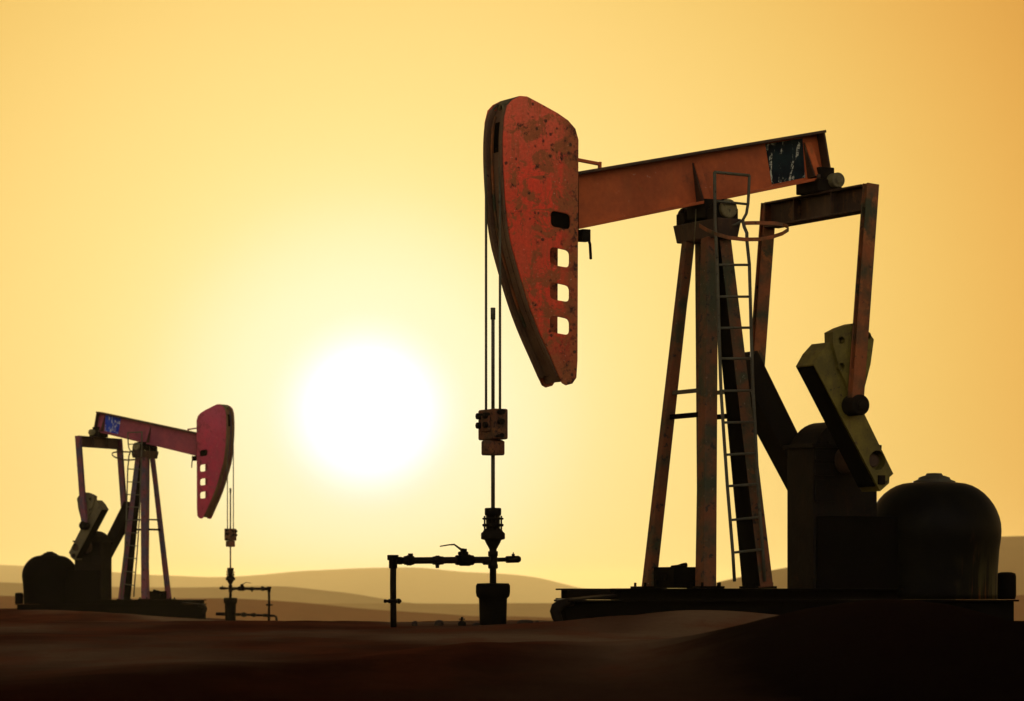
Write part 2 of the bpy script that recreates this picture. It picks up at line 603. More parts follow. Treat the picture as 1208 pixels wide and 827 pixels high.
    web = [(tH.x, tH.z - tf), (tR.x + 0.012, tR.z - tf), (bR.x + 0.004, bR.z + tf), (bH.x, bH.z + tf)]
    bm_.plate(web, -0.012, 0.012)
    beam = bm_.build('walking_beam', M['beam'], root, 0.005)
    tfm = MB()
    a, b = tH - dz, tR - dz
    tfm.bar((a.x, 0, a.z), (b.x, 0, b.z), 2 * BF, tf, (0, 1, 0))
    tfm.build('top_flange', M['equal'], beam, 0.005)  # dark steel imitates the shadow band under the flange
    en = MB()
    ea, eb = Vector((tR.x, 0, tR.z - tf - 0.002)), Vector((bR.x, 0, bR.z + tf + 0.002))
    en.bar(ea + Vector((0.02, 0, 0)), eb + Vector((0.02, 0, 0)), 2 * BF - 0.02, 0.02, (0, 1, 0))
    en.build('end_plate', M['equal'], beam, 0.004)
    # stiffeners: a tapering gusset with a sloped face bar, both sides of the web
    for (x0, y0, x1, y1) in ((818, 192, 834, 236), (949, 168, 966, 207)):
        st = MB()
        for sg in (1, -1):
            top = Q(x0, y0, 0.02); bot = Q(x0 + 5, y1 + 2, 0.02)
            tipu = Q(x0 + 5, y1, 0.02)
            # triangular gusset across the web
            a = Vector((top.x, sg * 0.0125, top.z)); b = Vector((bot.x, sg * 0.0125, bot.z - 0.01)); c = Vector((bot.x, sg * 0.160, bot.z - 0.005))
            w_ = Vector((0.012, 0, 0))
            gu = MB()
            gu.add([a + w_, b + w_, c + w_, a - w_, b - w_, c - w_], [(0, 1, 2), (5, 4, 3), (0, 3, 4, 1), (1, 4, 5, 2), (2, 5, 3, 0)])
            gu.build('gusset', M['equal'], beam)  # dark steel puts the shade of the gusset's side into its colour
            st = MB()
            st.bar(a + Vector((-0.045, sg * 0.008, 0)), c + Vector((-0.045, sg * 0.004, 0.005)), 0.085, 0.014, (1, 0, 0))
            st.build('stiffener', M['beam'], beam, 0.003)
    # painted panel with worn white marks
    pan = [q2(903, 170, 0.02), q2(947, 163, 0.02), q2(950, 209.5, 0.02), q2(911, 217.5, 0.02)]
    pn = MB()
    for v0, v1 in ((0.0125, 0.0165), (-0.0165, -0.0125)):
        pn.plate(pan, v0, v1)
    pn.build('painted_panel', M['sign'], beam)
    # latch at the head, small bracket on the top flange
    la = MB()
    p = Q(689, 278, 0.1)
    la.box((p.x, 0.1, p.z), 0.05, 0.06, 0.065)
    la.tube([Q(689, 276, 0.12), Q(694, 281, 0.12), Q(696, 288, 0.12), Q(697, 306, 0.12)], 0.017, 8)
    la.build('head_latch', M['dark'], beam, 0.006)
    br = MB()
    br.bar(Q(681, 188.5, 0.1), Q(707, 193.5, 0.1), 0.04, 0.035)
    br.bar(Q(707.5, 191, 0.1), Q(707.5, 199, 0.1), 0.04, 0.03)
    br.build('top_bracket', M['beam'], beam, 0.004)

    # ---- saddle bearing on top of the post
    pc = Q(834, 251, 0)
    sb = MB()
    sb.cyl((pc.x, -0.40, pc.z), (pc.x, 0.40, pc.z), 0.075, 24)
    sb.box((pc.x, 0, pc.z + 0.03), 0.14, 0.20, 0.10)
    sb.build('saddle_bearing', M['dark'], root, 0.01)
    for sg in (1, -1):
        hb = MB()
        hb.box((pc.x, sg * 0.33, pc.z - 0.06), 0.15, 0.085, 0.075)
        hb.tube([(pc.x, sg * 0.25, pc.z), (pc.x, sg * 0.41, pc.z)], 0.115, 24)
        hb_ = hb.build('bearing_housing', M['dark'], root, 0.012)
        MB().cyl((pc.x, sg * 0.412, pc.z), (pc.x, sg * 0.475, pc.z), 0.105, 24).build('bearing_cap', M['brass'] if sg > 0 else M['dark'], hb_, 0.015)
        for du in (-0.12, 0.12):
            MB().cyl((pc.x + du, sg * 0.33, pc.z + 0.012), (pc.x + du, sg * 0.33, pc.z + 0.07), 0.02, 8).build('cap_bolt', M['dark'], hb_)
    # head of the post
    zt, zb = Q(836, 262.5, 0).z, Q(836, 284, 0).z
    hp = MB()
    vs = []
    for z, uu, vv in ((zb, 0.13, 0.44), (zt, 0.155, 0.48)):
        vs += [(pc.x - uu, -vv, z), (pc.x + uu, -vv, z), (pc.x + uu, vv, z), (pc.x - uu, vv, z)]
    hp.add(vs, [(3, 2, 1, 0), (4, 5, 6, 7), (0, 1, 5, 4), (1, 2, 6, 5), (2, 3, 7, 6), (3, 0, 4, 7)])
    hp.build('post_cap', M['equal'], root, 0.012)

    # ---- samson post legs
    zf = Q(834, 692, 0).z - 0.02          # top of the sub-base
    U, V = 0.365, 0.61
    lc = Q(832, 400, 0)
    legs = [(1, -1, 0.115, 0.115), (1, 1, 0.16, 0.155), (-1, 1, 0.21, 0.21), (-1, -1, 0.115, 0.115)]
    tops, feet = {}, {}
    for su, sv, w, h in legs:
        a = Vector((lc.x + su * 0.085, sv * 0.23, zb + 0.002))
        b = Vector((lc.x + su * U, sv * V, zf))
        tops[su, sv], feet[su, sv] = a, b
        lg = MB()
        if (su, sv) == (-1, 1):
            # wide box leg that carries the ladder; a black sheet stands in for channel shade
            a, b = a + Vector((0, -0.04, 0)), b + Vector((0, -0.10, 0))
            lg.bar(a, b, 0.19, 0.15, (0, 1, 0), 0.37, 0.17)
            o = lg.build('post_leg', M['post'], root, 0.008)
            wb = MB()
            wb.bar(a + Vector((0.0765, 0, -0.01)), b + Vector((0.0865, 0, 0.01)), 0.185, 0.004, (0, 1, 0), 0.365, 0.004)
            wb.build('leg_shade_sheet', M['black'], o)
        else:
            lg.bar(a, b, w * 0.92, h * 0.92, (0, 1, 0), w * 1.1, h * 1.1)
            o = lg.build('post_leg', M['post'], root, 0.012)
        fb = MB()
        fb.box((b.x, b.y, zf + 0.012), 0.15, 0.15, 0.012)
        for i in (-1, 1):
            for j in (-1, 1):
                fb.cyl((b.x + i * 0.11, b.y + j * 0.11, zf + 0.02), (b.x + i * 0.11, b.y + j * 0.11, zf + 0.065), 0.016, 6)
        fb.build('foot_plate', M['black'], o, 0.003)

    def leg_at(key, z):
        a, b = tops[key], feet[key]
        return a + (b - a) * ((z - a.z) / (b.z - a.z))
    for py, hh, m_ in ((463, 0.045, 'grey'), (491.5, 0.055, 'black')):
        z = Q(811, py, -0.2).z
        for su in (1, -1):
            MB().bar(leg_at((su, -1), z), leg_at((su, 1), z), 0.03, hh, (1, 0, 0)).build('cross_brace', M[m_], root, 0.003)
    z = Q(835, 560, 0).z
    # lubrication line hanging from the saddle
    MB().tube([Q(821, 247, 0.0), Q(820.5, 262, 0.3), Q(818.5, 290, 0.1), Q(814, 330, -0.20), Q(810, 360, -0.22)], 0.006, 6).build('grease_line', M['brass'], root)

    # ---- ladder with hoop
    def lv(py):
        return 0.50 + 0.20 * (py - 205) / 480.0

    def LP(px, py, dv=0.0):
        return Q(px, py, lv(py) + dv)
    lad = MB()
    left = [(843, 203), (843.5, 260), (846, 312), (848, 387), (850.5, 461), (854, 515), (858, 573), (864.5, 652), (866.5, 686)]
    right = [(881, 283), (884, 312), (886, 387), (888.2, 461), (890.5, 498), (894, 572), (899.8, 648), (902, 686)]
    lad.tube([LP(*p) for p in left], 0.019, 8)
    lad.tube([LP(*p) for p in right], 0.019, 8)
    ladder = lad.build('ladder', M['grey'], root)
    rungs = [(843.5, 237, 882.5, 241), (846, 312.5, 884, 312.5), (847.5, 350, 885, 350), (848.5, 387, 886, 386.5), (850, 423, 887.3, 423), (851, 461, 888.2, 461),
             (853, 498.5, 890.5, 498), (856, 536.5, 892, 534.6), (859, 573.5, 894, 571), (862, 613.6, 896.5, 610), (864.5, 652, 899.8, 648)]
    for x0, y0, x1, y1 in rungs:
        MB().cyl(LP(x0, y0), LP(x1, y1), 0.014, 8).build('rung', M['grey'], ladder)
    rl = MB()
    rl.tube([LP(843, 203), LP(863, 205), LP(884, 207)], 0.017, 8)
    rl.tube([LP(884, 207), LP(883.5, 222), LP(882.5, 240), LP(880.5, 252), LP(876, 260, -0.02), LP(868, 265, -0.05), LP(858, 267, -0.1)], 0.017, 8)
    rl.tube([LP(876, 259), LP(878, 268), LP(881, 275), LP(881, 284)], 0.020, 8)
    rl.build('top_rail', M['grey'], ladder)
    hp_ = [(825, 266, .50), (834, 271.5, .64), (846, 276.5, .80), (860, 280.5, .92), (878, 282.5, 1.0), (895, 282.3, 1.02), (911, 279.5, 1.0), (923, 275.5, .92), (930, 271, .80),
           (929.5, 267.5, .70), (924, 265.2, .62), (914, 263.6, .57), (900, 263, .54), (888, 263, .52), (879, 263.2, .50)]
    MB().ribbon([Q(*p) for p in hp_], 0.012, 0.042).build('safety_hoop', M['equal'] if MIRROR[0] else M['pitman'], ladder, 0.003)

    # ---- equalizer and its bearing
    ec = Q(966, 244, 0)
    PV = 1.045
    EW = PV - 0.055
    eh = 0.29
    eq = MB()
    eq.hsec((ec.x, -EW, ec.z), (ec.x, EW, ec.z), eh, 0.20, 0.022, 0.016, (0, 0, 1))
    for v_ in (-0.38, 0.38):
        eq.box((ec.x, v_, ec.z), 0.095, 0.010, eh / 2 - 0.024)
    equal = eq.build('equalizer', M['equal'], root, 0.004)
    eb_ = MB()
    ebz = ec.z + eh / 2
    eb_.box((ec.x, 0.0, ebz + 0.07), 0.16, 0.23, 0.069)
    eb_.box((ec.x + 0.02, 0.0, ebz + 0.21), 0.10, 0.20, 0.069)
    eb_.build('equalizer_bearing', M['dark'], equal, 0.012)
    ca = MB()
    pcap = Q(985.5, 213, 0.25)
    ca.cyl((pcap.x, -0.30, pcap.z), (pcap.x, 0.32, pcap.z), 0.085, 20)
    ca.cyl((pcap.x, 0.321, pcap.z), (pcap.x, 0.345, pcap.z), 0.045, 12)
    ca.build('bearing_cap', M['brass'], equal, 0.012)
    for v_ in (-0.2, 0.2):
        for du in (-0.13, 0.135):
            MB().cyl((ec.x + du, v_, ebz + 0.137), (ec.x + du, v_, ebz + 0.19), 0.022, 6).build('bearing_bolt', M['equal'], equal)

    # ---- pitman arms
    pt, pb = Q(1027.5, 217, PV), Q(1009.5, 470, PV)
    for sg in (1, -1):
        a, b = Vector((pt.x, sg * PV, pt.z)), Vector((pb.x, sg * PV, pb.z))
        pm = MB()
        pm.hsec(a, b, 0.10, 0.155, 0.018, 0.014, (0, 1, 0))
        d = (b - a).normalized()
        pm.bar(a + d * 0.001, a + d * 0.26, 0.062, 0.13, (0, 1, 0))
        pm.bar(b - d * 0.32, b - d * 0.001, 0.062, 0.145, (0, 1, 0))
        pit = pm.build('pitman_arm', M['pitman'], root, 0.005)
        kn = MB()
        kp = Q(1010.6, 478, PV)
        kn.cyl((kp.x, sg * (PV - 0.18), kp.z), (kp.x, sg * (PV + 0.09), kp.z), 0.115, 22)
        kn.cyl((kp.x, sg * (PV + 0.091), kp.z), (kp.x, sg * (PV + 0.13), kp.z), 0.06, 14)
        kn.build('wrist_pin', M['dark'], pit, 0.015)

    # ---- cranks with counterweights
    CV0, CV1 = 0.56, 0.92
    cs = Q(1036, 541, CV1)
    arm_px = [(959.8, 430), (968, 415.5), (978.7, 403.5), (1054, 559), (1049.5, 563), (1049, 570), (1038.5, 579.5)]
    wt_px = [(982.5, 391.5), (993, 386), (1006, 381.5), (1021, 386), (1031, 400.5), (1027, 430), (1019, 461.6), (1012, 470), (1003, 462), (991, 436), (983, 408)]
    for sg in (1, -1):
        arm = [q2(x, y, CV1) for x, y in arm_px]
        hole = circle((cs.x + 0.01, cs.z - 0.02), 0.108, 24)
        ar = MB()
        ar.plate(arm, sg * CV0, sg * (CV1 - 0.11))
        ar.plate(arm, sg * (CV1 - 0.11), sg * CV1, [hole])
        crank = ar.build('crank_arm', M['olive'] if sg > 0 else M['dark'], root, 0.012)
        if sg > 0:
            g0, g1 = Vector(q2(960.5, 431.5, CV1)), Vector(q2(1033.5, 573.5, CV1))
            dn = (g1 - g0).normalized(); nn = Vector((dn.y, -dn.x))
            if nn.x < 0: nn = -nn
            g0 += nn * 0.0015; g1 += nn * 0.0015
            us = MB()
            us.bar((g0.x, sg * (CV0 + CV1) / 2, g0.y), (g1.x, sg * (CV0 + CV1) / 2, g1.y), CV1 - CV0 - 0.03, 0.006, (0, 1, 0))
            us.build('shaded_underside', M['black'], crank)  # black sheet paints the shade on the arm's lower face
        if sg < 0:
            sh = MB()
            sh.cyl((cs.x, sg * 0.28, cs.z), (cs.x, sg * (CV1 - 0.05), cs.z), 0.07, 20)
            sh.build('crank_shaft', M['dark'], crank, 0.008)
            continue
        cw = MB()
        wt = [q2(x, y, CV1 + 0.05) for x, y in wt_px]
        hs = [circle(q2(993, 401.5, CV1 + 0.05), 0.043, 14), circle(q2(993, 432.6, CV1 + 0.05), 0.043, 14), circle(q2(1024, 396, CV1 + 0.05), 0.043, 14)]
        cw.plate(wt, sg * (CV1 - 0.12), sg * (CV1 - 0.04))
        cw.plate(wt, sg * (CV1 - 0.04), sg * (CV1 + 0.05), hs)
        cw.build('counterweight', M['olive'], crank, 0.012)
        sh = MB()
        sh.cyl((cs.x + 0.01, sg * 0.30, cs.z - 0.02), (cs.x + 0.01, sg * (CV1 - 0.07), cs.z - 0.02), 0.07, 20)
        sh.cyl((cs.x, sg * 0.30, cs.z), (cs.x, sg * 0.54, cs.z), 0.17, 24)
        sh.build('crank_shaft', M['equal'], crank, 0.008)
        kb = MB()
        k1, k2 = Q(1040, 566, CV1 + 0.012), Q(1046, 548, CV1 + 0.012)
        kb.box((k1.x, sg * (CV1 + 0.012), k1.z), 0.045, 0.012, 0.05)
        kb.build('clamp_pad', M['dark'], crank, 0.004)
        continue
        kb.cyl((k2.x, sg * CV1, k2.z - 0.02), (k2.x, sg * (CV1 + 0.05), k2.z - 0.02), 0.028, 6)
        kb.build('clamp_bolt', M['dark'], crank, 0.004)

    # ---- gear reducer: arch-topped case with a split flange, on a pedestal
    gz = cs.z
    gr = 0.425
    gb = zf - 0.02
    n = 20
    arch = [(cs.x + gr, gb), (cs.x + gr, gz)] + [(cs.x + gr * math.cos(math.pi * k / n), gz + gr * 1.05 * math.sin(math.pi * k / n)) for k in range(1, n)] + [(cs.x - gr, gz), (cs.x - gr, gb)]
    gx = MB()
    gx.plate(arch, -0.27, 0.27)
    gear = gx.build('gear_case', M['dark'] if MIRROR[0] else M['gear'], root, 0.015)
    fl_ = MB()
    zz = Q(960, 525.5, 0.27).z
    for z_ in (zz,):
        for sg in (1, -1):
            fl_.box((cs.x, sg * 0.29, z_), gr * 0.98, 0.019, 0.022)
            for k in range(7):
                fl_.cyl((cs.x - 0.36 + 0.12 * k, sg * 0.295, z_ + 0.022), (cs.x - 0.36 + 0.12 * k, sg * 0.295, z_ + 0.05), 0.016, 6)
        fl_.box((cs.x + gr + 0.02, 0, z_), 0.019, 0.309, 0.022)
        fl_.box((cs.x - gr - 0.02, 0, z_), 0.019, 0.309, 0.022)
    fl_.build('case_flange', M['gear'], gear, 0.004)
    cv = MB()
    for k, (y0, y1) in enumerate(((531, 543), (547, 561), (566, 592))):
        cv = MB()
        a, b = Q(962, y0, 0.285), Q(985, y1, 0.285)
        cv.box(((a.x + b.x) / 2, 0.283, (a.z + b.z) / 2), abs(a.x - b.x) / 2, 0.013, abs(a.z - b.z) / 2)
        cv.build('inspection_cover', M['gear'], gear, 0.006)
    pe = MB()
    pe.box((cs.x - 0.16, 0, (gb + gz - 0.62) / 2), 0.55, 0.29, (gz - 0.62 - gb) / 2)
    pe.build('gear_pedestal', M['black'], root, 0.015)
    # brake drum / belt sheave behind
    bd = MB()
    sx, sz_ = cs.x - 0.62, gb + 0.55
    bd.cyl((sx, -0.62, sz_), (sx, -0.48, sz_), 0.42, 36)
    bd.cyl((sx, -0.47, sz_), (sx, -0.30, sz_), 0.08, 16)
    bd.build('belt_sheave', M['black'], root, 0.01)

    # ---- skid
    zs1 = Q(690, 708, V).z
    zs0 = Q(690, 741, V).z - ground_drop
    uL, uR = Q(668, 715, V).x, Q(1196, 715, V).x
    sk = MB()
    uF = Q(727, 690, V).x - 0.02
    for sg, u0 in ((1, uL), (-1, uF)):
        sk.hsec((u0, sg * V, (zs0 + zs1) / 2), (uR, sg * V, (zs0 + zs1) / 2), zs1 - zs0, 0.20, 0.02, 0.014, (0, 0, 1))
    sk.box(((uL + uF) / 2, V - 0.22, (zs0 + zs1) / 2 - 0.004), (uL - uF) / 2 - 0.01, 0.06, (zs1 - zs0) / 2 - 0.02)
    for k in range(7):
        uu = uF + (uR - uF) * (0.03 + 0.94 * k / 6)
        sk.box((uu, 0, (zs0 + zs1) / 2 - 0.004), 0.06, V - 0.12, (zs1 - zs0) / 2 - 0.012)
    skid = sk.build('skid_frame', M['black'], root, 0.004)
    # raised sub-base under the post and gear case
    a0, a1 = Q(727, 690, V).x, Q(1058, 690, V).x
    sb2 = MB()
    for sg in (1, -1):
        sb2.hsec((a0, sg * V, (zs1 + zf) / 2 + 0.001), (a1, sg * V, (zs1 + zf) / 2 + 0.001), zf - zs1 - 0.004, 0.26, 0.018, 0.014, (0, 0, 1))
    sb2.box(((a0 + a1) / 2, V - 0.06, (zs1 + zf) / 2), (a0 - a1) / 2 - 0.01, 0.02, (zf - zs1) / 2 - 0.022)
    for k in range(5):
        uu = a0 + (a1 - a0) * (0.02 + 0.96 * k / 4)
        sb2.box((uu, 0, (zs1 + zf) / 2 - 0.004), 0.07, V - 0.14, (zf - zs1) / 2 - 0.012)
    sb2.build('sub_base', M['black'], root, 0.004)
    # deck plate rising from the end to the sub-base
    dk = MB()
    e0, e1 = Q(671, 708.5, V + 0.05), Q(726.5, 702.5, V + 0.05)
    dk.bar((e0.x, V - 0.10, e0.z), (e1.x, V - 0.10, e1.z), 0.36, 0.02)
    dk.build('deck_plate', M['dark'], skid, 0.003)
    # bent tow bar at the end of the skid
    tw = MB()
    for sg in (1,):
        pts = [Q(676, 710.5, V), Q(668, 711, V), Q(661, 713, V), Q(656.5, 717, V), Q(655, 721, V), Q(656.5, 727, V), Q(659, 733, V), Q(660, 742, V)]
        tw.tube([Vector((p.x, sg * V, p.z)) for p in pts], [.04, .048, .054, .06, .06, .055, .05, .05], 10)
    tw.build('tow_bar', M['dark'], skid)
    # junction box beside the post with a handle, a short stud
    jb = MB()
    j0, j1 = Q(783, 690, 0.1), Q(815, 671, 0.1)
    jb.box(((j0.x + j1.x) / 2, 0.1, (zf + j1.z) / 2 + 0.01), abs(j1.x - j0.x) / 2, 0.22, (j1.z - zf) / 2 + 0.008)
    jb.tube([Q(792, 670, 0.25), Q(800, 669, 0.25), Q(806, 667, 0.25), Q(810, 666.5, 0.25)], 0.028, 8)
    jb.cyl(Q(774.5, 691, 0.1), Q(774.5, 684, 0.1), 0.018, 8)
    jb.cyl(Q(783.5, 685, 0.34), Q(783.5, 678, 0.34), 0.03, 8)
    jb.build('brake_box', M['black'], root, 0.015)

    # ---- domed engine housing at the tail of the skid
    tc = Q(1102, 640, 0)
    kp_ = 38.75 / F

    def zq(py):
        return Q(1102, py, 0).z
    prof = [(74 * kp_, zs1 + 0.003), (74 * kp_, zq(700)), (74.8 * kp_, zq(671)), (76.5 * kp_, zq(648)), (78.6 * kp_, zq(634)), (79 * kp_, zq(627)), (78.5 * kp_, zq(618)), (76.6 * kp_, zq(610)), (73.5 * kp_, zq(602)), (70 * kp_, zq(595.5)),
            (65 * kp_, zq(588.6)), (59 * kp_, zq(582.3)), (52 * kp_, zq(577)), (45 * kp_, zq(573.2)), (37 * kp_, zq(570.6)), (26 * kp_, zq(569.2)), (14 * kp_, zq(568.7)), (0.01, zq(568.6))]
    tkm = MB()
    tkm.lathe(prof, (tc.x, 0), 72)
    MB_t = tkm.build('engine_housing', tank_m, root)
    cp = MB()
    cp.lathe([(25 * kp_, zq(570)), (25 * kp_, zq(567.8)), (20 * kp_, zq(566)), (19 * kp_, zq(565.2)), (18.4 * kp_, zq(563.4)), (13 * kp_, zq(561.4)), (10.5 * kp_, zq(561)), (8.8 * kp_, zq(558.4)), (0.01, zq(558))], (tc.x, 0), 32)
    cp.build('filler_cap', M['dark'] if MIRROR[0] else M['grey'], MB_t)
    # small drum on the tail
    dm = MB()
    dc = Q(1187, 700, 0.1)
    dm.lathe([(0.105, zs1 + 0.003), (0.115, zs1 + 0.05), (0.115, Q(1187, 680, 0.1).z), (0.105, Q(1187, 676.5, 0.1).z), (0.06, Q(1187, 675, 0.1).z), (0.01, Q(1187, 674.8, 0.1).z)], (dc.x, 0.1), 24)
    dm.build('exhaust_muffler', M['black'], root)
    return root, fl, nrm


# ------------------------------------------------------------------ what hangs from the head
def make_hanger(label, loc, rotz, M, group, fl, nrm):
    root = thing('rod_hanger', label, 'rod hanger', loc, rotz, group)
    i_max = max(range(len(fl)), key=lambda i: (fl[i] + nrm[i] * 0.0).x)
    uc = fl[i_max].x + 0.004
    zbar = Q(581.5, 484, 0).z
    for v_ in (-0.16, 0.16):
        cb = MB()
        pts = [(uc, v_, zbar)] + [(uc, v_, zbar + (fl[i_max].y - zbar) * k / 6) for k in range(1, 7)]
        for i in range(i_max - 1, 0, -1):
            p = fl[i] + nrm[i] * 0.004
            pts.append((p.x, v_, p.y))
        cb.tube(pts, 0.0145, 8)
        cb.build('bridle_cable', M['grey'], root)
    pr = MB()

    def z(py):
        return Q(581.5, py, 0).z
    pr.cyl((uc, 0, z(600)), (uc, 0, z(482)), 0.021, 10)
    pr.cyl((uc, 0, z(482)), (uc, 0, z(376)), 0.019, 10)
    pr.cyl((uc, 0, z(377)), (uc, 0, z(363)), 0.026, 10)
    pr.build('polished_rod', M['grey'], root)
    # carrier bar: bolted block, the cables pass its ends
    cr = MB()
    cr.box((uc, 0, (z(483) + z(519)) / 2), 0.085, 0.19, abs(z(483) - z(519)) / 2)
    cr.box((uc + 0.095, 0.02, (z(490) + z(510)) / 2), 0.02, 0.09, abs(z(490) - z(510)) / 2)
    bar = cr.build('carrier_bar', M['rust'], root, 0.02, 3)
    cl = MB()
    cl.lathe([(0.115, z(537)), (0.125, z(535.5)), (0.125, z(521)), (0.10, z(519.3))], (uc, 0), 20)
    cl.build('rod_clamp', M['rust'], bar, 0.0)
    for v_ in (-0.09, 0.07):
        for py in (491, 502):
            MB().cyl((uc + 0.084, v_, z(py)), (uc + 0.15, v_, z(py)), 0.035, 8).build('clamp_bolt', M['dark'], bar, 0.004)
    for py in (487, 498.5):
        MB().cyl((uc + 0.02, 0.189, z(py)), (uc + 0.02, 0.26, z(py)), 0.032, 8).build('clamp_bolt', M['dark'], bar, 0.004)
        MB().cyl((uc + 0.02, -0.26, z(py + 3)), (uc + 0.02, -0.189, z(py + 3)), 0.032, 8).build('clamp_bolt', M['dark'], bar, 0.004)
    bt = MB()
    bt.cyl((uc + 0.05, 0.12, z(515)), (uc + 0.05, 0.29, z(515)), 0.014, 8)
    bt.cyl((uc + 0.05, 0.28, z(515)), (uc + 0.05, 0.31, z(515)), 0.026, 8)
    bt.build('lock_pin', M['dark'], bar, 0.004)
    return root, uc


# ------------------------------------------------------------------ wellhead
def make_wellhead(label, loc, rotz, M, group, uc, lower_line=False, drop=0.0):
    root = thing('wellhead', label, 'wellhead', loc, rotz, group)
    AX = 583.0

    def P(px, py):
        p = Q(AX, py, 0)
        return Vector((uc - (px - AX) * 36.05 / F / cA, 0, p.z))

    def z(py):
        return Q(AX, py, 0).z
    k = 36.0 / F          # metres per photo pixel at the well

    def prof(lst):
        return [(r * k, z(y)) for r, y in lst]
    # casing at the bottom
    cs = MB()
    cs.lathe(prof([(15.5, 752 + drop), (16, 735), (16.6, 712), (16.8, 706), (19.5, 703.5), (20.4, 699), (20.4, 691), (18.8, 688.2), (4.5, 687.8)]), (uc, 0), 32)
    cs.build('casing_head', M['black'], root)
    tee = MB()
    tee.lathe(prof([(4.0, 688.5), (4.0, 671), (5.9, 670.5), (5.9, 666), (5.2, 665.5), (5.2, 656), (5.9, 655.5), (5.9, 650.5), (4.3, 650), (4.4, 648), (6, 645), (8.8, 640), (10, 637), (13.6, 636.2), (14.3, 635.2), (14.3, 629.5), (13.4, 628.3),
                    (12.2, 627.5), (10.8, 625), (7.4, 623), (6.5, 621), (6.5, 613), (6.8, 609.5), (9.3, 608), (9.9, 606.5), (9.9, 600.5), (9.2, 599.3), (2, 599)]), (uc, 0), 32)
    stuff = tee.build('stuffing_box', M['dark'], root)
    fl_ = MB()
    for y0, y1 in ((610.8, 613), (618, 621.2)):
        fl_.lathe(prof([(12.2, y1), (12.6, y1 - .6), (12.6, y0 + .6), (12.2, y0)]), (uc, 0), 24)
    fl_.build('gland_flange', M['dark'], stuff)
    bo = MB()
    for i in range(6):
        a = i * math.pi / 3 + 0.3
        x, y = 10.2 * k * math.cos(a), 10.2 * k * math.sin(a)
        bo.cyl((uc + x, y, z(625)), (uc + x, y, z(608.5)), 1.1 * k, 6)
    bo.build('gland_bolt', M['dark'], stuff)
    # flow line with valve
    pl = MB()
    pl.tube([P(579, 660.5), P(474, 662), ], 4.0 * k, 14)
    pl.tube([P(468, 662), P(467.2, 664), P(467.0, 690), P(467.5, 742 + drop * 0.6)], 3.7 * k, 14)
    flow = pl.build('flow_line', M['dark'], root)
    el = MB()
    p = P(467, 660)
    el.box(P(466.8, 658.5), 5.2 * k, 5.0 * k, 3.2 * k)
    el.cyl(P(467, 671), P(467, 655.5), 5.0 * k, 14)
    el.cyl(P(477, 662), P(464, 661.6), 4.6 * k, 14)
    el.build('elbow', M['black'], flow, 0.006)
    for rings, stubs in ((((480, 490.5, 5.3), (483, 488, 6.2)), (((487, 657.5), (487, 653.5), 3.2),)),
                         (((513, 524.5, 5.0), (516, 520, 6.0)), (((518, 663), (518, 670.5), 2.4),)), (((572, 578, 5.0),), ())):
        un = MB()
        for x0, x1, r in rings:
            un.cyl(P(x0, 661.6), P(x1, 661.6), r * k, 10)
        for p0, p1, r in stubs:
            un.cyl(P(*p0), P(*p1), r * k, 8)
        un.build('pipe_union', M['dark'], flow, 0.003)
    va = MB()
    va.cyl(P(540, 661), P(559.5, 661), 6.0 * k, 14)
    va.cyl(P(544, 661), P(556, 661), 7.0 * k, 8)
    va.cyl(P(548.5, 656), P(548.5, 647.5), 4.0 * k, 10)
    va.cyl(P(542.5, 653), P(553.5, 653), 2.2 * k, 8)
    valve = va.build('ball_valve', M['black'], flow, 0.004)
    hd = MB()
    hd.tube([P(549, 648.8), P(545, 648.2), P(541, 645.2), P(537.5, 642.7), P(531, 643.2), P(521, 645)], [1.6 * k, 1.5 * k, 1.2 * k, 1.0 * k, .8 * k, .7 * k], 8)
    hd.build('valve_handle', M['dark'], valve)
    cl = MB()
    cl.cyl(P(467, 711.5), P(467, 706.5), 5.6 * k, 12)
    cl.cyl(P(457.5, 709), P(476, 709), 1.7 * k, 8)
    cl.cyl(P(457, 709), P(459, 709), 2.2 * k, 6)
    cl.cyl(P(472, 709), P(474.5, 709), 3.2 * k, 6)
    cl.build('pipe_clamp', M['dark'], flow)
    # bleeder on the other side
    bl = MB()
    bl.cyl(P(588, 660.3), P(602, 660), 2.6 * k, 10)
    bl.cyl(P(599, 660), P(613.5, 659.5), 4.2 * k, 14)
    bl.cyl(P(613, 659.5), P(615, 659.5), 3.2 * k, 14)
    bl.cyl(P(607, 657), P(607, 653.2), 2.0 * k, 8)
    bl.cyl(P(607, 654), P(607, 651.3), 0.7 * k, 6)
    bl.build('bleeder_plug', M['dark'], root, 0.004)
    if lower_line:
        lo = MB()
        zl = 737
        lo.tube([P(620, zl - 1.5), P(570, zl), P(452, zl + 4), P(446, zl + 7), P(445, zl + 14), P(445, zl + 34)], 3.6 * k, 12)
        for x0, x1, r in ((600, 625, 5.2), (553, 566, 4.5), (536, 549, 6.0), (540, 545, 7.2), (508, 520, 5.0), (470, 484, 5.0), (511, 514, 6.4)):
            lo.cyl(P(x0, zl + (583 - x0) * .027), P(x1, zl + (583 - x1) * .027), r * k, 10)
        lo.build('lower_line', M['dark'], root)
        # the upright joins it
        MB().cyl(P(467.5, 738), P(467.5, 746), 5 * k, 12).build('pipe_tee', M['dark'], root)
    return root


